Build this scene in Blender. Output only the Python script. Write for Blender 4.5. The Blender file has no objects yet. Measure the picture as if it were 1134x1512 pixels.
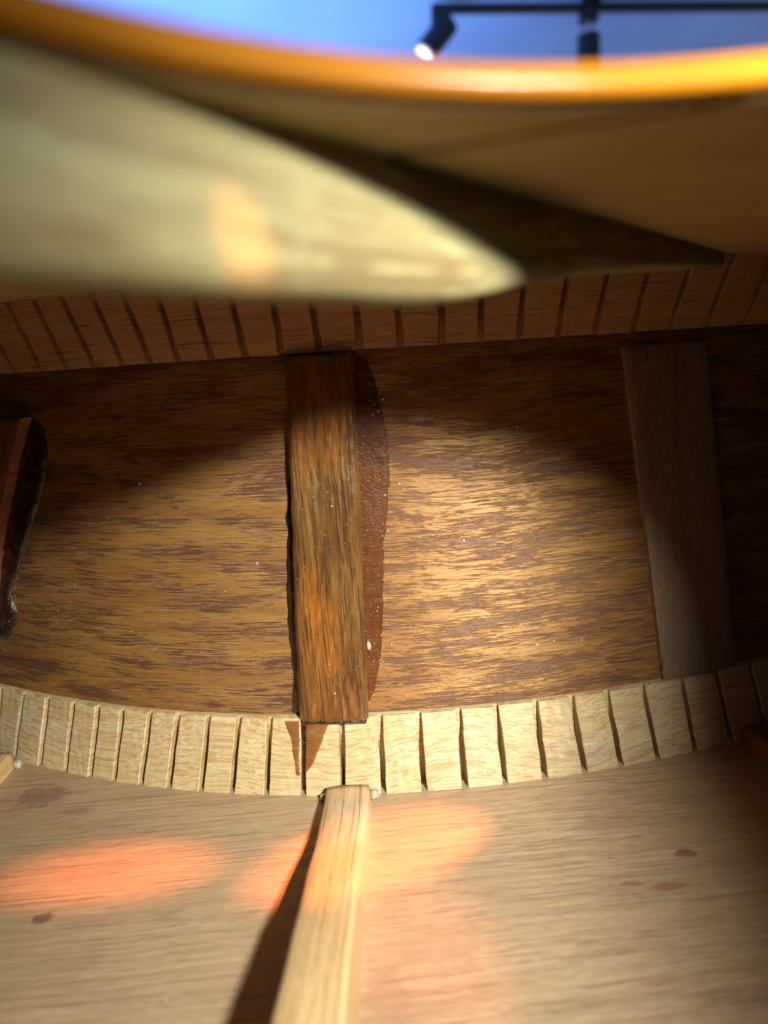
import bpy, bmesh, math, random
from mathutils import Vector, Matrix, noise
random.seed(7)
S = bpy.context.scene
C = S.collection
MM = 0.001

# ---------------------------------------------------------------- camera
PITCH, ROLL, CAMZ = 0.2130, -0.0659, 0.07991
fwd = Vector((0, math.cos(PITCH), -math.sin(PITCH)))
r0 = Vector((1, 0, 0)); u0 = r0.cross(fwd)
rt = r0*math.cos(ROLL) + u0*math.sin(ROLL)
up = u0*math.cos(ROLL) - r0*math.sin(ROLL)
cd = bpy.data.cameras.new('camera'); cam = bpy.data.objects.new('camera', cd); C.objects.link(cam)
M = Matrix((rt, up, -fwd)).transposed().to_4x4(); M.translation = Vector((0, 0, CAMZ)); cam.matrix_world = M
cd.sensor_fit = 'VERTICAL'; cd.lens = 6.8; cd.sensor_height = 1512/1048*6.8; cd.sensor_width = 1134/1048*6.8
cd.clip_start = 0.002; cd.clip_end = 50
cd.dof.use_dof = True; cd.dof.focus_distance = 0.136; cd.dof.aperture_fstop = 6.8/1.9
S.camera = cam

# ---------------------------------------------------------------- world, lights, exposure
W = bpy.data.worlds.new('World'); S.world = W; W.use_nodes = True
W.node_tree.nodes['Background'].inputs[0].default_value = (0.66, 0.68, 0.92, 1)
W.node_tree.nodes['Background'].inputs[1].default_value = 0.30
S.view_settings.view_transform = 'Standard'; S.view_settings.look = 'None'
S.view_settings.exposure = 0; S.view_settings.gamma = 1

def spot(name, loc, target, power, color, angle, blend, radius, scale=None, roll=0):
    l = bpy.data.lights.new(name, 'SPOT'); l.energy = power; l.color = color
    l.spot_size = math.radians(angle); l.spot_blend = blend; l.shadow_soft_size = radius
    o = bpy.data.objects.new(name, l); C.objects.link(o); o.location = loc
    o.rotation_euler = (Vector(target)-Vector(loc)).to_track_quat('-Z', 'Y').to_euler()
    if roll: o.rotation_euler.rotate_axis('Z', math.radians(roll))
    if scale: o.scale = scale
    return o
KEY = (0.0705, -0.0432, 0.1236)
spot('key_lamp', KEY, (0.026, 0.112, 0.0), 2.45, (1.0, 0.98, 0.85), 77, 1.0, 0.0066)
spot('key_lamp', (0.0790, -0.0450, 0.1256), (0.026, 0.112, 0.0), 2.45, (0.98, 0.99, 0.90), 77, 1.0, 0.0070)  # second copy of the key, added to soften its shadow edges
AMB = (1.0, 0.23, 0.06)  # added spots, one per amber patch of light, no lamp known there
spot('amber_light', (0.060, -0.036, 0.122), (-0.006, 0.1030, 0), 8.0, AMB, 14.4, 0.7, 0.0015, (1, .29, 1), -3)
spot('amber_light_lower', (0.060, -0.036, 0.122), (-0.002, 0.088, 0), 1.5, AMB, 12, 1.0, 0.0015, (.75, 1, 1), 10)
spot('amber_light_side', (0.058, -0.038, 0.122), (-0.0485, 0.1025, 0), 7.5, AMB, 11.4, 0.95, 0.0015, (1, .29, 1), -19)
spot('amber_light_small', (0.060, -0.040, 0.120), (-0.0068, 0.0432, 0.0865), 1.0, (1, .36, .08), 4.0, 0.7, 0.001, (.6, 1, 1), 25)
# added area light, out of view, that brightens the ceiling in blue
al = bpy.data.lights.new('ceiling_wash', 'AREA'); al.energy = 29; al.color = (0.24, 0.44, 1.0); al.size = 0.8
ao = bpy.data.objects.new('ceiling_wash', al); C.objects.link(ao); ao.location = (-0.6, 2.2, 0.1); ao.rotation_euler = (math.radians(180), 0, 0)

# ---------------------------------------------------------------- materials
def NT(name):
    m = bpy.data.materials.new(name); m.use_nodes = True; t = m.node_tree
    return m, t, t.nodes, t.links, t.nodes['Principled BSDF']
def mixc(N, L, fac, a, b, mode='MIX'):
    n = N.new('ShaderNodeMix'); n.data_type = 'RGBA'; n.blend_type = mode
    for k, v in ((0, fac), (6, a), (7, b)):
        if isinstance(v, bpy.types.NodeSocket): L.new(v, n.inputs[k])
        else: n.inputs[k].default_value = v if k == 0 else (*v, 1)
    return n.outputs[2]
def ramp(N, L, src, a, b, smooth=False):
    n = N.new('ShaderNodeMapRange'); L.new(src, n.inputs[0])
    n.inputs[1].default_value = a; n.inputs[2].default_value = b; n.clamp = True
    if smooth: n.interpolation_type = 'SMOOTHSTEP'
    return n.outputs[0]
def mth(N, L, op, a, b=0.0):
    n = N.new('ShaderNodeMath'); n.operation = op
    for k, v in ((0, a), (1, b)):
        if isinstance(v, bpy.types.NodeSocket): L.new(v, n.inputs[k])
        else: n.inputs[k].default_value = v
    return n.outputs[0]
def noi(N, L, vec, sc, detail=3, rough=.5, dist=0, off=(0, 0, 0), rot=(0, 0, 0)):
    mp = N.new('ShaderNodeMapping'); L.new(vec, mp.inputs[0]); mp.inputs['Scale'].default_value = sc
    mp.inputs['Location'].default_value = off
    n = N.new('ShaderNodeTexNoise'); L.new(mp.outputs[0], n.inputs['Vector']); n.inputs['Scale'].default_value = 1
    n.inputs['Detail'].default_value = detail; n.inputs['Roughness'].default_value = rough; n.inputs['Distortion'].default_value = dist
    return n.outputs[0]
def wood(name, light, mid, pore, src='uv', along='x', pore_len=14, pore_w=0.6, pore_amt=.5, fibre_w=.16, rough=.55,
         spec=.4, bump=.4, band=6.0, rot=0.0, tint=None, tint_amt=.35, speck=0.0, coat=0.0, wob=.6, bdist=.00012, tang=(0, 0, 1), aniso=0.0, metal=0.0, clumpy=.45, pmix=.88, micro=.55, pdet=4):
    """wood whose grain runs along one axis; all sizes in millimetres"""
    m, t, N, L, B = NT(name)
    tc = N.new('ShaderNodeTexCoord'); v = tc.outputs['UV' if src == 'uv' else 'Object']
    if rot:
        mr = N.new('ShaderNodeMapping'); mr.inputs['Rotation'].default_value = (0, 0, rot); L.new(v, mr.inputs[0]); v = mr.outputs[0]
    # slow wander of the grain
    wn = noi(N, L, v, (22, 22, 22), 2)
    sub = N.new('ShaderNodeVectorMath'); sub.operation = 'SCALE'
    cmb = N.new('ShaderNodeCombineXYZ')
    w0 = mth(N, L, 'MULTIPLY', mth(N, L, 'SUBTRACT', wn, .5), wob*0.02)
    for i in range(3):
        if 'xyz'[i] != along: L.new(w0, cmb.inputs[i])
    add = N.new('ShaderNodeVectorMath'); add.operation = 'ADD'; L.new(v, add.inputs[0]); L.new(cmb.outputs[0], add.inputs[1]); v2 = add.outputs[0]
    N.remove(sub)
    def sc(l, w):
        a, b = 1000/l, 1000/w
        return tuple(a if 'xyz'[i] == along else b for i in range(3))
    fib = noi(N, L, v2, sc(pore_len*1.2, fibre_w*2), 4, .6)
    fine = noi(N, L, v2, sc(2.2, fibre_w), 3, .6)
    bnd = noi(N, L, v2, sc(band*12, band), 3, .55)
    p1 = noi(N, L, v2, sc(pore_len, pore_w*1.6), pdet, .62, .05)
    p2 = noi(N, L, v2, sc(pore_len*.35, pore_w*.8), 3, .6, .2, off=(3, 5, 7))
    clump = noi(N, L, v2, sc(pore_len*2.2, band*.8), 2, .5, off=(9, 2, 4))
    base = mixc(N, L, ramp(N, L, bnd, .32, .68, True), light, mid)
    base = mixc(N, L, ramp(N, L, fib, .3, .75), base, tuple(x*.72 for x in mid))
    if tint:
        tn = noi(N, L, v2, sc(30, 12), 3, .5, off=(1, 8, 3))
        base = mixc(N, L, mth(N, L, 'MULTIPLY', ramp(N, L, tn, .45, .7, True), tint_amt), base, tint)
    th = mth(N, L, 'SUBTRACT', .74-.26*pore_amt, mth(N, L, 'MULTIPLY', mth(N, L, 'SUBTRACT', clump, .5), clumpy))
    d1 = mth(N, L, 'SUBTRACT', p1, th); d1 = ramp(N, L, d1, -.02, .07)
    d2 = ramp(N, L, mth(N, L, 'SUBTRACT', p2, mth(N, L, 'ADD', th, .03)), 0, .05)
    pores = mth(N, L, 'MAXIMUM', d1, mth(N, L, 'MULTIPLY', d2, .8))
    col = mixc(N, L, mth(N, L, 'MULTIPLY', pores, pmix), base, pore)
    fm = mixc(N, L, ramp(N, L, fine, .25, .75), (.78, .76, .74), (1.14, 1.13, 1.12))
    col = mixc(N, L, 1.0, col, fm, 'MULTIPLY')
    if speck:
        vo = N.new('ShaderNodeTexVoronoi'); mp = N.new('ShaderNodeMapping'); L.new(v, mp.inputs[0]); mp.inputs['Scale'].default_value = (900, 900, 900)
        L.new(mp.outputs[0], vo.inputs['Vector']); vo.inputs['Scale'].default_value = 1
        sp = mth(N, L, 'LESS_THAN', vo.outputs['Distance'], .13)
        rs = N.new('ShaderNodeSeparateColor'); L.new(vo.outputs['Color'], rs.inputs[0])
        sp = mth(N, L, 'MULTIPLY', sp, mth(N, L, 'GREATER_THAN', rs.outputs[0], 1-speck))
        col = mixc(N, L, sp, col, (.6, .58, .52))
    L.new(col, B.inputs['Base Color'])
    B.inputs['Specular IOR Level'].default_value = spec
    rg = mth(N, L, 'ADD', rough-.08, mth(N, L, 'MULTIPLY', fine, .2)); L.new(rg, B.inputs['Roughness'])
    if coat:
        B.inputs['Coat Weight'].default_value = coat; B.inputs['Coat Roughness'].default_value = .12
    mic = noi(N, L, v, (3600, 3600, 3600), 2, .6)
    h = mth(N, L, 'SUBTRACT', mth(N, L, 'ADD', mth(N, L, 'ADD', mth(N, L, 'MULTIPLY', mic, micro), mth(N, L, 'MULTIPLY', fine, .5)), mth(N, L, 'MULTIPLY', fib, .5)), mth(N, L, 'MULTIPLY', pores, .8))
    bp = N.new('ShaderNodeBump'); bp.inputs['Strength'].default_value = bump; bp.inputs['Distance'].default_value = bdist
    L.new(h, bp.inputs['Height']); L.new(bp.outputs[0], B.inputs['Normal'])
    if aniso:
        tv = N.new('ShaderNodeCombineXYZ')
        for i in range(3): tv.inputs[i].default_value = tang[i]
        L.new(tv.outputs[0], B.inputs['Tangent']); B.inputs['Anisotropic'].default_value = aniso; B.inputs['Metallic'].default_value = metal
    return m, col, (t, N, L, B, v, v2)
mat_side = wood('mahogany_side', (.47, .275, .080), (.335, .165, .050), (.115, .050, .036), pore_len=7.0, pore_w=.205, pore_amt=.84, pmix=.86, aniso=.92, metal=.30, clumpy=.5,
                rough=.44, spec=.6, bump=.7, band=4, tint=(.27, .11, .04), speck=.012, wob=.2)[0]
mat_floor, fcol, fctx = wood('pale_mahogany_back', (.58, .435, .275), (.50, .36, .215), (.31, .195, .12), src='obj', along='x', pore_len=16, pore_w=.20, pore_amt=.62, pdet=3, pmix=.8, aniso=.9, metal=.26, tang=(0, 1, 0), clumpy=.3,
                rough=.42, spec=.6, bump=.6, band=2.2, tint=(.38, .24, .17), speck=.008, rot=-.05, wob=.15)
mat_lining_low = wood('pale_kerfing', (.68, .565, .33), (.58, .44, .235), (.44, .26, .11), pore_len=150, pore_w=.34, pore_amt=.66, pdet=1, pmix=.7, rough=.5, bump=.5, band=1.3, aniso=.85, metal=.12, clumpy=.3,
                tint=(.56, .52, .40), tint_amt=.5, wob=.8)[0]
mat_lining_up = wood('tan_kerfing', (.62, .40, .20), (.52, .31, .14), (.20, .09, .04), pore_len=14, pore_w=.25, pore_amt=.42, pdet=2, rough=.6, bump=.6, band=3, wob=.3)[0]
mat_top = wood('spruce_soundboard', (.58, .43, .195), (.50, .36, .15), (.26, .13, .05), src='obj', along='x', pore_len=60, pore_w=.6, pore_amt=.25, rough=.6, bump=.3, band=3)[0]
mat_xbrace = wood('spruce_brace', (.44, .41, .21), (.33, .28, .13), (.20, .14, .06), pore_len=50, pore_w=1.1, pore_amt=.75, rough=.6, bump=.4, band=2.5)[0]
mat_bbrace = wood('spruce_back_brace', (.66, .47, .24), (.56, .37, .17), (.24, .12, .06), pore_len=140, pore_w=.34, pore_amt=.50, pdet=1, pmix=.7, wob=.12, rough=.55, bump=.6, band=2, tint=(.50, .44, .36), tint_amt=.6)[0]
mat_sb_mid = wood('glue_soaked_brace', along='y', light=(.23, .12, .028), mid=(.12, .050, .010), pore=(.035, .018, .014), pore_len=26, pore_w=.24, pore_amt=.66, rough=.3, spec=.5, bump=.7, band=1.3,
                tint=(.30, .10, .006), tint_amt=.7, coat=.8, speck=.02, bdist=.00015, wob=.2, clumpy=.2)[0]
mat_sb_dry = wood('dry_walnut_brace', (.31, .215, .15), (.26, .175, .115), (.11, .07, .048), along='y', pore_len=22, pore_w=.35, pore_amt=.40, rough=.7, spec=.25, bump=.5, band=3, speck=.008)[0]
mat_sb_red = wood('red_brown_brace', (.30, .13, .07), (.22, .09, .05), (.07, .03, .02), along='y', pore_len=22, pore_w=.4, pore_amt=.45, rough=.5, spec=.3, bump=.5, band=3)[0]

def simple(name, col, rough=.5, spec=.5, metal=0, coat=0, bump=0, bs=4000, emit=None, es=1, alpha=None):
    m, t, N, L, B = NT(name)
    B.inputs['Base Color'].default_value = (*col, 1); B.inputs['Roughness'].default_value = rough
    B.inputs['Specular IOR Level'].default_value = spec; B.inputs['Metallic'].default_value = metal
    B.inputs['Coat Weight'].default_value = coat; B.inputs['Coat Roughness'].default_value = .08
    tc = N.new('ShaderNodeTexCoord'); n1 = noi(N, L, tc.outputs['Object'], (bs/8,)*3, 3)
    L.new(mixc(N, L, ramp(N, L, n1, .3, .7), tuple(c*.75 for c in col), tuple(min(1, c*1.15) for c in col)), B.inputs['Base Color'])
    if alpha:
        n2 = noi(N, L, tc.outputs['Object'], (300, 300, 900), 4)
        L.new(mth(N, L, 'ADD', alpha[0], mth(N, L, 'MULTIPLY', ramp(N, L, n2, .35, .65), alpha[1]-alpha[0])), B.inputs['Alpha'])
    if bump:
        n = noi(N, L, tc.outputs['Object'], (bs,)*3, 4)
        bp = N.new('ShaderNodeBump'); bp.inputs['Strength'].default_value = bump; bp.inputs['Distance'].default_value = .0002
        L.new(n, bp.inputs['Height']); L.new(bp.outputs[0], B.inputs['Normal'])
    if emit: B.inputs['Emission Color'].default_value = (*emit, 1); B.inputs['Emission Strength'].default_value = es
    return m
mat_rim = simple('amber_lacquer_rim', (.42, .150, .001), .5, .08, coat=.08, bump=.7, bs=500)
mat_glue = simple('dried_red_glue', (.105, .026, .003), .35, .35, coat=.45, bump=1.0, bs=2500, alpha=(.5, .92))
mat_glue_shade = simple('dark_glue_and_shade', (.022, .009, .006), .25, .6, coat=.8, bump=.8, bs=2500)  # dark glue, also used for shade painted beside the braces
mat_glue_amber = simple('amber_glue_stain', (.22, .075, .012), .3, .5, coat=.6, bump=.4, bs=2500, alpha=(.6, .9))
mat_glue_clear = simple('whitish_glue', (.42, .38, .28), .25, .5, coat=.6, bump=.5)
mat_dust = simple('wood_dust', (.55, .50, .40), .8, .2)
mat_black = simple('black_metal', (.012, .012, .014), .45, .5)
mat_ceil = simple('blue_ceiling', (.40, .58, .90), .9, .1, bs=10)
mat_lens = simple('lamp_lens', (.8, .8, .8), .2, .5, emit=(1, .93, .85), es=1.6)
mat_silver = simple('silver_trim', (.75, .72, .70), .3, .5, metal=.6)

# stains on the back panel (their own shape, fixed to the wood)
def add_stain(ctx, col, pts):
    t, N, L, B, v, v2 = ctx
    tc = N.new('ShaderNodeTexCoord'); o = tc.outputs['Object']
    nn = noi(N, L, o, (400, 700, 400), 4, .65)
    for (x, y, rx, ry, c, amt) in pts:
        mp = N.new('ShaderNodeMapping'); mp.vector_type = 'POINT'; L.new(o, mp.inputs[0])
        mp.inputs['Scale'].default_value = (1/rx, 1/ry, 0); mp.inputs['Location'].default_value = (-x/rx, -y/ry, 0)
        ln = N.new('ShaderNodeVectorMath'); ln.operation = 'LENGTH'; L.new(mp.outputs[0], ln.inputs[0])
        d = mth(N, L, 'ADD', ln.outputs['Value'], mth(N, L, 'MULTIPLY', mth(N, L, 'SUBTRACT', nn, .5), 2.4))
        f = mth(N, L, 'MULTIPLY', ramp(N, L, d, 1.0, .6), amt)
        col = mixc(N, L, f, col, c)
    L.new(col, B.inputs['Base Color'])
RB = (.24, .085, .045)
add_stain(fctx, fcol, [(.0445, .0985, .0022, .0012, RB, .8), (.039, .0915, .0035, .0008, (.26, .10, .05), .6), (.0335, .0925, .0025, .0006, (.26, .10, .05), .6),
                       (-.071, .126, .006, .0042, (.22, .12, .09), .6), (-.062, .120, .004, .0012, (.2, .1, .08), .5), (-.056, .0935, .002, .0013, (.14, .06, .05), .7),
                       (-.066, .113, .009, .004, (.42, .30, .18), .4), (-.004, .075, .004, .006, (.34, .15, .10), .35)])

# ---------------------------------------------------------------- helpers
def link(name, me, mat, parent=None, label=None):
    o = bpy.data.objects.new(name, me); C.objects.link(o)
    if mat: me.materials.append(mat)
    if parent: o.parent = parent
    if label: o['label'] = label
    return o
def mesh_from(verts, faces, uvs=None, smooth=False):
    me = bpy.data.meshes.new('m'); me.from_pydata(verts, [], faces)
    if uvs:
        ul = me.uv_layers.new(name='UVMap')
        for lp in me.loops: ul.data[lp.index].uv = uvs[lp.vertex_index]
    if smooth: me.polygons.foreach_set('use_smooth', [True]*len(me.polygons))
    me.update(); return me
def recalc(me):
    bm = bmesh.new(); bm.from_mesh(me); bmesh.ops.recalc_face_normals(bm, faces=bm.faces); bm.to_mesh(me); bm.free()
def empty(name, label=None, cat=None, group=None, loc=(0, 0, 0)):
    o = bpy.data.objects.new(name, None); C.objects.link(o); o.location = loc; o.empty_display_size = .02
    if label: o['label'] = label
    if cat: o['category'] = cat
    if group: o['group'] = group
    return o

# the bent side of the guitar body: waist bulging towards the middle
WX0, WY, WA, WB = 0.00086, 0.1247, 3.095, 2.272
def wall(x): return WY + (WA if x < WX0 else WB)*(x-WX0)**2
def wnorm(x):
    s = 2*(WA if x < WX0 else WB)*(x-WX0); n = Vector((s, -1, 0)); return n.normalized()      # points into the body
_ss = {}
def arc(x, n=60):
    # signed arc length from the waist
    a = 0; px, py = WX0, WY
    for i in range(1, n+1):
        qx = WX0+(x-WX0)*i/n; qy = wall(qx); a += math.hypot(qx-px, qy-py); px, py = qx, qy
    return a if x > WX0 else -a
def on_wall(x, z, off): 
    n = wnorm(x); return Vector((x, wall(x), z)) + n*off
H = 0.094; TT = 0.0957; CYL = -0.006      # body height inside, top of soundboard, centre line

# full body outline
ctrl_l = [(-.330, 0), (-.322, .060), (-.300, .110), (-.262, .155), (-.215, .185), (-.170, .190), (-.135, .178)]
ctrl_r = [(.112, .1385+.018), (.140, .160), (.165, .150), (.183, .120), (.192, .070), (.194, .02), (.194, 0)]
vis = [(-.105+i*.19/76, None) for i in range(77)]
half = []
def catmull(P, n=6):
    out = []
    for i in range(len(P)-1):
        p0 = P[max(i-1, 0)]; p1 = P[i]; p2 = P[i+1]; p3 = P[min(i+2, len(P)-1)]
        for k in range(n):
            t = k/n
            out.append(tuple(.5*((2*p1[j])+(-p0[j]+p2[j])*t+(2*p0[j]-5*p1[j]+4*p2[j]-p3[j])*t*t+(-p0[j]+3*p1[j]-3*p2[j]+p3[j])*t**3) for j in range(2)))
    out.append(P[-1]); return out
L0 = (-.105, wall(-.105)-CYL); R0 = (.085, wall(.085)-CYL)
lft = catmull(ctrl_l+[L0])[:-1]; rgt = catmull([R0]+ctrl_r)[1:]
half = lft + [(x, wall(x)-CYL) for x, _ in vis] + rgt
outline = [(x, CYL+w) for x, w in half] + [(x, CYL-w) for x, w in reversed(half[1:-1])]

guitar = empty('acoustic_guitar', 'hollow inside of an acoustic guitar with kerfed linings, wooden braces and amber soundhole edge', 'guitar')

# side panel (2 mm sheet, closed loop)
n = len(outline); V = []; UV = []; F = []
s = [0]
for i in range(1, n): s.append(s[-1]+math.hypot(outline[i][0]-outline[i-1][0], outline[i][1]-outline[i-1][1]))
NZ = 6
def offs(i, d):
    a = Vector(outline[(i-1) % n]); b = Vector(outline[(i+1) % n]); t = (b-a).normalized(); nn = Vector((-t.y, t.x)); p = Vector(outline[i])+nn*d; return p
for i in range(n):
    for k in range(NZ+1):
        V.append((*outline[i], k/NZ*H)); UV.append((s[i], k/NZ*H))
for i in range(n):
    p = offs(i, .002)
    V.append((p.x, p.y, 0)); UV.append((s[i], 0)); V.append((p.x, p.y, H)); UV.append((s[i], H))
b0 = n*(NZ+1)
for i in range(n):
    j = (i+1) % n
    for k in range(NZ): F.append((i*(NZ+1)+k, j*(NZ+1)+k, j*(NZ+1)+k+1, i*(NZ+1)+k+1))
    F.append((b0+2*i, b0+2*i+1, b0+2*j+1, b0+2*j))
    F.append((i*(NZ+1), b0+2*i, b0+2*j, j*(NZ+1))); F.append((i*(NZ+1)+NZ, j*(NZ+1)+NZ, b0+2*j+1, b0+2*i+1))
me = mesh_from(V, F, UV, True); me.polygons.foreach_set('use_smooth', [len(set(round(V[v][2], 5) for v in p.vertices)) > 1 for p in me.polygons]); recalc(me)
link('side_panel', me, mat_side, guitar)

def plate(name, z0, z1, mat, hole=None):
    bm = bmesh.new()
    def ring(pts, z): return [bm.verts.new((x, y, z)) for x, y in pts]
    out = [tuple(offs(i, .0022)) for i in range(n)]
    for z in (z0, z1):
        vs = ring(out, z); es = [bm.edges.new((vs[i], vs[(i+1) % n])) for i in range(n)]
        if z == z0: o0 = vs
        else: o1 = vs
        if hole:
            cx, cy, R = hole; m_ = 128; hp = [(cx+R*math.cos(a*2*math.pi/m_), cy+R*math.sin(a*2*math.pi/m_)) for a in range(m_)]
            hv = ring(hp, z); es += [bm.edges.new((hv[i], hv[(i+1) % m_])) for i in range(m_)]
            if z == z0: h0 = hv
            else: h1 = hv
        bmesh.ops.triangle_fill(bm, edges=es, use_beauty=True)
    for i in range(n): bm.faces.new((o0[i], o0[(i+1) % n], o1[(i+1) % n], o1[i]))
    if hole:
        for i in range(m_): bm.faces.new((h0[i], h0[(i+1) % m_], h1[(i+1) % m_], h1[i]))
    bmesh.ops.recalc_face_normals(bm, faces=bm.faces)
    me = bpy.data.meshes.new('m'); bm.to_mesh(me); bm.free(); return link(name, me, mat, guitar)
HX, HY, HR = .0185, -.0003, .0455
plate('back_panel', -.003, 0, mat_floor)
plate('soundboard', H, TT, mat_top, (HX, HY, HR+.0012))

# lacquered edge of the soundhole, a ring with a rounded inner edge
prof = [(HR+.0012, .09393), (HR+.0004, .09393), (HR+.0001, .0941), (HR, .0944), (HR, .0952), (HR+.0002, .0956), (HR+.0005, .0958), (HR+.0012, .0959), (HR+.0030, .0960), (HR+.0030, .0957)]
V = []; F = []; m_ = 160
for a in range(m_):
    c_, s_ = math.cos(a*2*math.pi/m_), math.sin(a*2*math.pi/m_)
    for r, z in prof: V.append((HX+r*c_, HY+r*s_, z))
k_ = len(prof)
for a in range(m_):
    b = (a+1) % m_
    for k in range(k_-1): F.append((a*k_+k, b*k_+k, b*k_+k+1, a*k_+k+1))
me = mesh_from(V, F, None, True); recalc(me); link('soundhole_rim', me, mat_rim, guitar)

# thin reinforcement patch under the soundboard
def prism(name, pts, z0, z1, mat, parent, bevel=0):
    bm = bmesh.new(); a = [bm.verts.new((x, y, z0)) for x, y in pts]; b = [bm.verts.new((x, y, z1)) for x, y in pts]
    bm.faces.new(a); bm.faces.new(b)
    for i in range(len(pts)): bm.faces.new((a[i], a[(i+1) % len(pts)], b[(i+1) % len(pts)], b[i]))
    bmesh.ops.recalc_face_normals(bm, faces=bm.faces)
    if bevel: bmesh.ops.bevel(bm, geom=[e for e in bm.edges], offset=bevel, segments=2, affect='EDGES')
    me = bpy.data.meshes.new('m'); bm.to_mesh(me); bm.free(); return link(name, me, mat, parent)
XS = 1.235; XC = .0514                       # brace line y = XS*x + XC
pp = [(.0203, .0469), (.0016, .0534), (-.0150, .0329)]
import cmath
a0 = math.atan2(.0329-HY, -.0150-HX); a1 = math.atan2(.0469-HY, .0203-HX)
for i in range(25):
    a = a0+(a1-a0)*i/24; pp.append((HX+(HR+.0013)*math.cos(a), HY+(HR+.0013)*math.sin(a)))
prism('soundhole_patch', pp, .09365, .09399, mat_top, guitar)
qq = [(x, wall(x)-.0062) for x in [.056+.0475*i/12 for i in range(13)]]      # plate beyond the patch, up to the lining
prism('soundboard_plate', [(.0028, .0541), (.0222, .0473)] + [(HX+.0468*math.cos(math.radians(a)), HY+.0468*math.sin(math.radians(a))) for a in range(84, 20, -4)] + [(.100, .010)] + qq[::-1], 0.0936, .09399, mat_top, guitar)

# X brace under the soundboard, scalloped to a thin end at the lining
def interp(tab, x):
    if x <= tab[0][0]: return tab[0][1]
    for (x0, y0), (x1, y1) in zip(tab, tab[1:]):
        if x <= x1:
            t = (x-x0)/(x1-x0); return y0+(y1-y0)*t
    return tab[-1][1]
def smooth_interp(tab, x):
    return sum(interp(tab, x+d)*w for d, w in ((-.003, .25), (0, .5), (.003, .25)))
ztab = [(-.15, 84.2), (-.016, 84.4), (-.006, 83.95), (.006, 83.9), (.0117, 84.6), (.0168, 85.9), (.022, 87.1), (.0279, 88.1), (.036, 89.1), (.0441, 89.9), (.0608, 91.6)]
dn = math.hypot(1, XS); D2 = Vector((1/dn, XS/dn)); N2 = Vector((-XS/dn, 1/dn))
def long_brace(name, xs, face, thick, zb, ztop, mat, parent, flip=False, jitter=.00006):
    V = []; UV = []; F = []
    for i, x in enumerate(xs):
        q = Vector((x, XS*x+XC)); b = zb(x)*MM; d = (ztop-b)
        c = min(.0022, d*.35)
        pr = [(0, ztop), (0, b+d*.5), (0, b+c), (c*.3, b+c*.3), (c, b), (thick-c, b), (thick-c*.3, b+c*.3), (thick, b+c), (thick, ztop)]
        acc = 0
        for k, (v, z) in enumerate(pr):
            w = q+N2*v; jit = noise.noise(Vector((x*120, k*3.1, 5)))*jitter*4
            V.append((w.x, w.y, z+(jit if 1 < k < 8 else 0))); UV.append(((x*dn), k*.002 if k > 2 else (ztop-z)))
    m = 9
    for i in range(len(xs)-1):
        for k in range(m-1): F.append((i*m+k, (i+1)*m+k, (i+1)*m+k+1, i*m+k+1))
    F.append(tuple(range(m))); F.append(tuple((len(xs)-1)*m+k for k in range(m)))
    me = mesh_from(V, F, UV, True); recalc(me)
    for p in me.polygons:
        if len(p.vertices) > 4: p.use_smooth = False
    return link(name, me, mat, parent)
xs = [-.15+.2106*i/90 for i in range(91)]
long_brace('soundboard_brace', xs, 0, .0068, lambda x: smooth_interp(ztab, x), .0939, mat_xbrace, guitar)

# ---------------------------------------------------------------- kerfed linings, block by block
low_x = [(-86.6, -87.1), (-80.0, -81.3), (-73.3, -74.3), (-66.7, -67.7), (-60.6, -61.7), (-54.9, -56.2), (-48.7, -50.3), (-42.8, -44.4), (-36.4, -37.8), (-30.3, -31.8),
         (-24.2, -25.1), (-17.7, -18.2), (-10.5, -10.8), (-3.3, -3.4), (3.9, 4.1), (11.6, 11.6), (18.7, 19.1), (26.3, 26.6), (33.4, 34.3), (40.6, 41.6), (48.1, 49.1), (56.5, 57.1), (64.4, 65.4), (72.4, 73.5)]
up_x = [(-67.6, -69.5), (-61.5, -62.3), (-56.0, -56.8), (-50.2, -51.3), (-44.4, -45.7), (-39.0, -40.2), (-33.9, -34.2), (-27.9, -28.3), (-21.8, -22.2), (-15.5, -15.5), (-9.1, -9.4),
        (-2.2, -2.2), (4.7, 4.0), (11.7, 11.4), (18.3, 17.9), (24.9, 25.1), (31.8, 32.3), (38.5, 39.2), (45.5, 46.5), (52.6, 54.0), (60.1, 61.6), (67.8, 69.8)]
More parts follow.
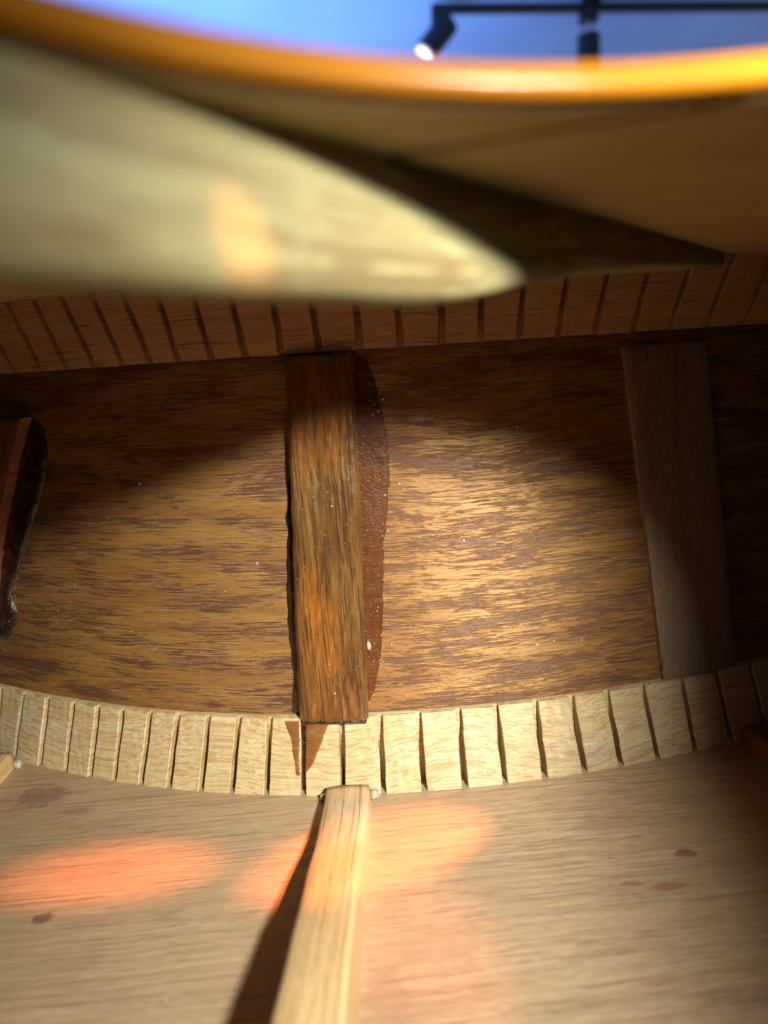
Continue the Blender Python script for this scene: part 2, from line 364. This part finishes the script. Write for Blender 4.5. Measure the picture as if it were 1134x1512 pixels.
def lining(name, slots, sp_l, sp_r, zt, z_of, t_of, slot_w, mat, label, seed):
    """z_of(v), t_of(v): v runs 0 at the wall-side thin edge to 1 at the plate; slots are (x at thin edge, x at plate)"""
    rnd = random.Random(seed)
    sl = list(slots)
    for k in range(4): sl.insert(0, (sl[0][0]-sp_l, sl[0][1]-sp_l))
    for k in range(3): sl.append((sl[-1][0]+sp_r, sl[-1][1]+sp_r))
    root = bpy.data.objects.new(name, None); C.objects.link(root); root.parent = guitar; root['label'] = label
    NU, NV = 6, 6
    for (a0, a1), (b0, b1) in zip(sl, sl[1:]):
        hw = slot_w*.5
        xa = lambda v: (a0+(a1-a0)*v+hw*rnd.uniform(.8, 1.15))*MM
        xb = lambda v: (b0+(b1-b0)*v-hw*rnd.uniform(.8, 1.15))*MM
        dt = rnd.uniform(-.10, .12)*MM; tw = rnd.uniform(-.08, .08)*MM
        V = []; UV = []; F = []
        rows = []
        for iv in range(NV+1):
            v = iv/NV; A = xa(v); B = xb(v); z = z_of(v)*MM; T = t_of(v)*MM
            e = .00013
            # section round the block: wall A, face A (chamfered), face ..., face B, wall B
            sec = [(A, .0002, -.002), (A, T-e*1.3, -.0004)]
            for iu in range(NU+1):
                u = iu/NU; x = A+e+(B-A-2*e)*u
                sec.append((x, T+dt+tw*(u-.5)+noise.noise(Vector((x*900, z*900, seed)))*.00009-(.00022*max(0, noise.noise(Vector((x*500, z*420, seed+2)))-.1) if iu in (0, NU) else 0), (x-A)))
            sec += [(B, T-e*1.3, (B-A)+.0004), (B, .0002, (B-A)+.002)]
            row = []
            for x, off, uu in sec:
                zz = z + (noise.noise(Vector((x*700, seed+3, iv*2.0)))*.00022 if iv == 0 else 0)
                p = on_wall(x, zz, max(off, .0002)); row.append(len(V)); V.append(tuple(p)); UV.append((arc(A, 12)+uu+seed, v*.0145))
            rows.append(row)
        for r1, r2 in zip(rows, rows[1:]):
            for k in range(len(r1)-1): F.append((r1[k], r1[k+1], r2[k+1], r2[k]))
        F.append(tuple(rows[0])); F.append(tuple(rows[-1]))
        me = mesh_from(V, F, UV, False); recalc(me)
        link('kerf_block', me, mat, root)
    # backing the saw cuts stop at
    V = []; UV = []; F = []; X0 = sl[0][0]*MM; X1 = sl[-1][0]*MM; m = 160
    for i in range(m+1):
        x = X0+(X1-X0)*i/m
        for k, (v, off) in enumerate(((0, .00001), (0, min(.0007, t_of(0)*MM*.6)), (.5, .0009), (1, .0011), (1, .00001))):
            V.append(tuple(on_wall(x, z_of(v)*MM, off))); UV.append((arc(x, 12), v*.0145+off))
    for i in range(m):
        for k in range(4): F.append((i*5+k, (i+1)*5+k, (i+1)*5+k+1, i*5+k+1))
    me = mesh_from(V, F, UV, False); recalc(me); link('lining_backing', me, mat, root)
    return root
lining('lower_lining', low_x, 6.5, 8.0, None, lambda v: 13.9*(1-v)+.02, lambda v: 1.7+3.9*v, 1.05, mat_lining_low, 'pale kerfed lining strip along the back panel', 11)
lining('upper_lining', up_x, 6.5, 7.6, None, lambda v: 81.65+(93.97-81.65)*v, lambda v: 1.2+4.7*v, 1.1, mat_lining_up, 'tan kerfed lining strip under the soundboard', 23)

# ---------------------------------------------------------------- side braces, glue and painted shade on the side
def side_strip(name, rows, thick, mat, parent, label=None, nx=14, nz=60, edge=.0006, rough=.00006, seed=1, end_rag=0, base=.0, tapr=None):
    """a strip glued on the side; rows = [(z, x_left, x_right)] in mm"""
    V = []; UV = []; F = []
    z0, z1 = rows[0][0], rows[-1][0]
    Lt = [(r[0], r[1]) for r in rows]; Rt = [(r[0], r[2]) for r in rows]
    xm = .5*(rows[0][1]+rows[0][2])*MM
    for j in range(nz+1):
        z = z0+(z1-z0)*j/nz; a = interp(Lt, z)+noise.noise(Vector((z*.25, seed, 0)))*.18; b = interp(Rt, z)+noise.noise(Vector((z*.25, seed, 9)))*.18
        for i in range(nx+3):
            if i == 0: x = a; t = base
            elif i == nx+2: x = b; t = base
            else:
                u = (i-1)/nx; x = a+(b-a)*u; t = thick*MM
                w = (b-a)*MM; d = min(u, 1-u)*w; 
                if d < edge: t -= (edge-d)**2/edge*.8
                dz = min(j, nz-j)/nz*(z1-z0)*MM
                if dz < edge: t -= (edge-dz)**2/edge*.8
                t += noise.noise(Vector((x*2.2, z*.22, seed)))*rough + noise.noise(Vector((x*6, z*.5, seed+4)))*rough*.5
                if tapr: t *= tapr((z-z0)/(z1-z0))
            zz = z*MM
            if end_rag and j in (0, nz): zz += noise.noise(Vector((x*4, seed, j)))*end_rag
            p = on_wall(x*MM, zz, t); V.append(tuple(p)); UV.append((x*MM+seed*.01, zz))
    m = nx+3
    for j in range(nz):
        for i in range(m-1): F.append((j*m+i, j*m+i+1, (j+1)*m+i+1, (j+1)*m+i))
    # end caps down to the wall
    for j in (0, nz):
        base_i = len(V)
        for i in range(m):
            x = V[j*m+i][0]; V.append(tuple(on_wall(x, V[j*m+i][2], base))); UV.append((UV[j*m+i][0], UV[j*m+i][1]+.002))
        for i in range(m-1): F.append((j*m+i, j*m+i+1, base_i+i+1, base_i+i))
    me = mesh_from(V, F, UV, False); recalc(me)
    return link(name, me, mat, parent, label)
def film(name, poly_l, poly_r, zs, mat, parent, hgt=.00025, surf=None, seed=3, nx=10, nz=50, dome=1.0, label=None):
    """thin domed film between two outlines, x in mm as a function of z"""
    V = []; UV = []; F = []
    surf = surf or on_wall
    poly_l = sorted(poly_l); poly_r = sorted(poly_r)
    z0, z1 = zs
    for j in range(nz+1):
        z = z0+(z1-z0)*j/nz
        a = interp(poly_l, z)+noise.noise(Vector((z*.35, seed, 1)))*.35; b = interp(poly_r, z)+noise.noise(Vector((z*.35, seed, 7)))*.35+noise.noise(Vector((z*1.6, seed, 3)))*.25
        if b < a+.02: b = a+.02
        for i in range(nx+1):
            u = i/nx; x = a+(b-a)*u
            e = (1-(2*u-1)**2)**.5 if 0 < u < 1 else 0
            ee = min(1, min(j, nz-j)/3)
            t = hgt*(e**.7)*ee*(1+.5*noise.noise(Vector((x*1.1, z*.5, seed))))-.00003*(1-min(1, e*ee*3))
            V.append(tuple(surf(x*MM, z*MM, t))); UV.append((x*MM, z*MM))
    m = nx+1
    for j in range(nz):
        for i in range(nx): F.append((j*m+i, j*m+i+1, (j+1)*m+i+1, (j+1)*m+i))
    me = mesh_from(V, F, UV, True); recalc(me)
    o = link(name, me, mat, parent, label)
    return o
mid = side_strip('side_brace', [(13.2, -18.3, -5.4), (33, -17.4, -4.9), (53, -16.2, -4.1), (81.3, -14.8, -3.3)], 2.9, mat_sb_mid, guitar,
                 'glossy glue-soaked brown brace standing in the middle of the side', nx=20, nz=110, rough=.00016, seed=2, end_rag=.0008, edge=.0011)
rgt = side_strip('side_brace', [(13.9, 53.0, 69.6), (79.2, 43.9, 59.9)], 1.3, mat_sb_dry, guitar, 'dry grey-brown side brace on the right, in shadow', seed=5, edge=.0002, rough=.00003)
lfb = side_strip('side_brace', [(27, -101, -86.3), (50, -92.5, -77.3), (62, -88, -71.6), (73.2, -84, -66.0)], 3.6, mat_sb_red, guitar, 'red-brown side brace cut by the left edge', seed=8, edge=.0003)
film('glue_and_shade_film', [(13.5, -8), (82, -6)], [(15, -5.6), (16.5, -5.0), (19, -3.9), (24, -2.6), (30, -1.7), (37, -1.2), (47, -.3), (54, .8), (60, 1.5), (66, 1.7), (71, .8), (76, .0), (81, -1.6)], (14.5, 80.5), mat_glue, mid, .00035, seed=4, nx=16, nz=90)
film('glue_and_shade_film', [(14, -20.6), (18, -19.9), (22, -19.3), (28.5, -19.5), (39, -19.1), (47, -18.2), (53, -17.7), (61, -16.4), (77, -15.2)], [(13.5, -17), (82, -13.5)], (14.0, 79), mat_glue_shade, mid, .0003, seed=6, nx=14, nz=90)  # dark film: some glue, plus the brace's cast shadow put in as colour
# drip over the lower lining, on both sides of a saw cut
def on_low(x, z, t): return on_wall(x, z, (1.7+3.9*(1-z/.0139))*MM+t+.00030)
film('glue_drip', [(13.7, -21.1), (10.6, -20.2), (4.8, -19.2), (3.6, -18.9)], [(13.7, -18.35), (3.6, -18.75)], (3.8, 13.6), mat_glue_amber, mid, .00010, on_low, 7, 6, 24)
film('glue_drip', [(13.7, -17.15), (3.6, -17.6)], [(13.7, -12.9), (10.6, -13.9), (7, -15.6), (3.9, -17.2)], (4.4, 13.6), mat_glue_amber, mid, .00010, on_low, 9, 8, 24)
film('glue_drip', [(13.6, -18.5), (1, -19.0)], [(13.6, -17.1), (1, -17.6)], (1.0, 13.6), mat_glue_shade, mid, .0002, lambda x, z, t: on_wall(x, z, (1.7+3.9*(1-z/.0139))*.72*MM+t), 12, 6, 24)
film('glue_drip', [(13.2, -17.9), (14.3, -18.1)], [(13.2, -5.7), (14.3, -5.6)], (12.6, 13.9), mat_glue_shade, mid, .0006, lambda x, z, t: on_wall(x, z, .0020+t), 13, 30, 6)
film('glue_and_shade_film', [(24, -90), (76, -80)], [(24.5, -84.5), (27, -82.5), (29.5, -80.2), (32, -79.2), (34.5, -80.4), (37, -80.2), (40, -78.0), (46, -74.2), (53.7, -70.0), (58, -67.4), (63, -65.3), (67, -64.0), (71, -64.0), (74, -66), (75.4, -69)], (24.8, 75.4), mat_glue_shade, lfb, .0011, seed=15, nx=22, nz=90)  # black glue and the left brace's shadow drawn as one dark film

# ---------------------------------------------------------------- braces on the back panel
def back_brace(label, yend, xr_end, width, slope, ztab_, mat, ylen=.10, seed=1):
    V = []; UV = []; F = []; nz = 70; 
    for j in range(nz+1):
        d = ylen*j/nz; y = yend-d; xr = xr_end-slope*d; xl = xr-width; h = interp(ztab_, d/MM)*MM
        h = .5*h+.25*interp(ztab_, d/MM+2)*MM+.25*interp(ztab_, max(0, d/MM-2))*MM
        c = min(.0009, h*.3)
        pr = [(xl-.0002, -.0003), (xl, h*.5), (xl, h-c), (xl+c*.3, h-c*.3), (xl+c, h), (xl+width*.35, h+.00012), (xl+width*.65, h+.00012), (xr-c, h), (xr-c*.3, h-c*.3), (xr, h-c), (xr, h*.5), (xr+.0002, -.0003)]
        for k, (x, z) in enumerate(pr):
            jn = noise.noise(Vector((x*300, y*140, seed)))*.00018 if 1 < k < 10 else 0
            jx = noise.noise(Vector((3, y*90, seed+k//6)))*.00025
            V.append((x+jx, y + (noise.noise(Vector((x*900, z*900, seed)))*.0004 if j == 0 else 0), z+jn)); UV.append((y, x-xl+.03*seed if 3 < k < 9 else (x-xl+z)+.03*seed))
    m = 12
    for j in range(nz):
        for k in range(m-1): F.append((j*m+k, j*m+k+1, (j+1)*m+k+1, (j+1)*m+k))
    F.append(tuple(range(m))); F.append(tuple(nz*m+k for k in range(m)))
    me = mesh_from(V, F, UV, True); recalc(me)
    for p in me.polygons:
        if len(p.vertices) > 4: p.use_smooth = False
    return link('back_brace', me, mat, guitar, label)
ZB = [(0, 2.6), (6, 2.8), (12, 3.3), (20, 4.6), (28, 6.4), (38, 8.6), (50, 10.6), (65, 12), (120, 13)]
bb = back_brace('pale spruce brace running from the lining towards the viewer', .1187, -.0060, .0083, .030, ZB, mat_bbrace, seed=1)
back_brace('brown brace end at the right edge', .1290, .0772, .0085, .02, [(0, 3.4), (6, 4), (20, 6), (60, 11)], mat_sb_red, seed=4)
back_brace('honey-coloured brace end at the left edge', .1382, -.0822, .0085, -.02, [(0, 3), (6, 3.4), (20, 6), (60, 11)], mat_bbrace, seed=6)
# small dried glue beads at the brace ends
def bead(name, loc, r, mat, parent, seed):
    bm = bmesh.new(); bmesh.ops.create_icosphere(bm, subdivisions=2, radius=1)
    for v in bm.verts:
        k = 1+.45*noise.noise(v.co*1.6+Vector((seed, 0, 0))); v.co = Vector((v.co.x*r[0]*k+loc[0], v.co.y*r[1]*k+loc[1], v.co.z*r[2]*k+loc[2]))
    me = bpy.data.meshes.new('m'); bm.to_mesh(me); bm.free(); me.polygons.foreach_set('use_smooth', [True]*len(me.polygons)); return link(name, me, mat, parent)
bead('glue_bead', (-.0053, .1182, .0008), (.0010, .0010, .0010), mat_glue_clear, bb, 1)
bead('glue_bead', (-.0148, .1185, .0006), (.0008, .0007, .0007), mat_glue_clear, bb, 3)
bead('glue_bead', (-.0812, .1372, .0008), (.0010, .0009, .0010), mat_glue_clear, guitar, 5)
bead('glue_bead', (-.0045, .1246, .0277), (.0004, .0004, .0011), mat_glue_clear, mid, 7)

# dust and splinters caught in the glue
V = []; F = []
rnd = random.Random(4)
def fleck(p, r, elong=1.0):
    b = len(V); ax = Vector((rnd.uniform(-1, 1), rnd.uniform(-1, 1), rnd.uniform(-1, 1))).normalized()
    for q in ((1, 0, -.7), (-1, 0, -.7), (0, 1, .7), (0, -1, .7)):
        w = Vector(q)*r*rnd.uniform(.6, 1.3); w += ax*(w.dot(ax))*(elong-1); V.append(tuple(p+w))
    F.extend([(b, b+1, b+2), (b, b+3, b+1), (b, b+2, b+3), (b+1, b+3, b+2)])
for k in range(260):
    z = rnd.uniform(16, 78); fleck(on_wall((-5.2+rnd.random()*6.0+(z-45)*.02)*MM, z*MM, .00032), rnd.choice((.00004, .00006, .00006, .00009, .00016)), rnd.choice((1, 1, 2)))
for k in range(110):
    z = rnd.uniform(16, 80); fleck(on_wall((-16.5+rnd.random()*11+(z-45)*.04)*MM, z*MM, .0030), rnd.choice((.00003, .00004, .00005, .00008)), rnd.choice((1, 2, 3)))
for k in range(60):
    z = rnd.uniform(16, 78); fleck(on_wall((-19.2+(z-15)*.06+rnd.random()*1.5)*MM, z*MM, .0003), rnd.choice((.00005, .00007, .0001)), 1)
for k in range(170):
    z = rnd.uniform(16, 80); x = rnd.uniform(-70, 65); fleck(on_wall(x*MM, z*MM, .00003), rnd.choice((.00004, .00005, .00007, .00013)), rnd.choice((1, 1, 2.5)))
for k in range(60):
    z = rnd.uniform(28, 74); fleck(on_wall((-83+(z-28)*.38+rnd.random()*3)*MM, z*MM, .001), rnd.choice((.00006, .0001)), 1)
for k in range(110):
    fleck(Vector((rnd.uniform(-.07, .07), rnd.uniform(.07, .12), .00003)), rnd.choice((.00003, .00004, .00006, .0001)), rnd.choice((1, 2, 4)))
for x, z in ((24.5, 66.5), (.2, 71), (1.1, 73), (-24, 44.5), (-45, 60)):
    fleck(on_wall(x*MM, z*MM, .0002), .00032, 1)
me = mesh_from(V, F); d = link('wood_dust', me, mat_dust, guitar); d['kind'] = 'stuff'

# ---------------------------------------------------------------- room beyond the soundhole
me = mesh_from([(-6, -2, 1.10), (6, -2, 1.10), (6, 12, 1.10), (-6, 12, 1.10), (-6, -2, 1.13), (6, -2, 1.13), (6, 12, 1.13), (-6, 12, 1.13)],
               [(0, 3, 2, 1), (4, 5, 6, 7), (0, 1, 5, 4), (1, 2, 6, 5), (2, 3, 7, 6), (3, 0, 4, 7)])
c = link('ceiling', me, mat_ceil); c['kind'] = 'structure'
def tube(name, p0, p1, r, mat, parent=None, seg=20, bev=.1, ends=True):
    p0 = Vector(p0); p1 = Vector(p1); d = (p1-p0); Ln = d.length
    bm = bmesh.new(); bmesh.ops.create_cone(bm, cap_ends=ends, segments=seg, radius1=r, radius2=r, depth=Ln)
    if bev: bmesh.ops.bevel(bm, geom=[e for e in bm.edges if abs(e.verts[0].co.z-e.verts[1].co.z) < 1e-6], offset=r*bev, segments=2, affect='EDGES')
    me = bpy.data.meshes.new('m'); bm.to_mesh(me); bm.free(); o = link(name, me, mat, parent)
    o.matrix_local = Matrix.Translation((p0+p1)/2) @ d.to_track_quat('Z', 'Y').to_matrix().to_4x4(); return o
R0_ = Vector((.235, 2.335, 1.066)); R1_ = Vector((2.6, 2.62, 1.066))
rail = empty('ceiling_track', 'thin black lighting track under the blue ceiling, carrying two spotlights', 'light track')
dr = (R1_-R0_).normalized()
bm = bmesh.new(); bmesh.ops.create_cube(bm, size=1)
for v in bm.verts: v.co = Vector((v.co.x*(R1_-R0_).length, v.co.y*.03, v.co.z*.022))
bmesh.ops.bevel(bm, geom=list(bm.edges), offset=.003, segments=2, affect='EDGES')
me = bpy.data.meshes.new('m'); bm.to_mesh(me); bm.free(); o = link('rail', me, mat_black, rail)
o.matrix_local = Matrix.Translation((R0_+R1_)/2) @ dr.to_track_quat('X', 'Z').to_matrix().to_4x4()
tube('ceiling_mount', R0_+dr*.49+Vector((0, 0, .011)), R0_+dr*.49+Vector((0, 0, .034)), .03, mat_black, rail)
def lamp(x, aim, label, lens):
    t = (x-R0_.x)/dr.x; p = R0_+dr*t; p.z -= .012
    e = empty('track_spotlight', label, 'spotlight', 'spotlights on the ceiling track', p)
    tube('adapter', (0, 0, 0), (0, 0, -.028), .030, mat_black, e)
    tube('stem', (0, 0, -.026), (0, 0, -.062), .008, mat_silver if not lens else mat_black, e)
    a = Vector(aim).normalized(); s0 = Vector((0, 0, -.06 if not lens else -.048)) - a*(.0 if not lens else .035)
    tube('lamp_head', s0, s0+a*.115, .034, mat_black, e)
    tube('trim_ring', s0+a*.115, s0+a*.122, .0335, mat_silver if lens else mat_black, e)
    tube('lens', s0+a*.116, s0+a*.125, .026, mat_lens if lens else mat_black, e)
lamp(.262, (-.75, -.25, -.85), 'black track spotlight tilted to the left, its lens glinting', True)
lamp(.712, (0, 0, -1), 'black track spotlight hanging straight down from its stem', False)
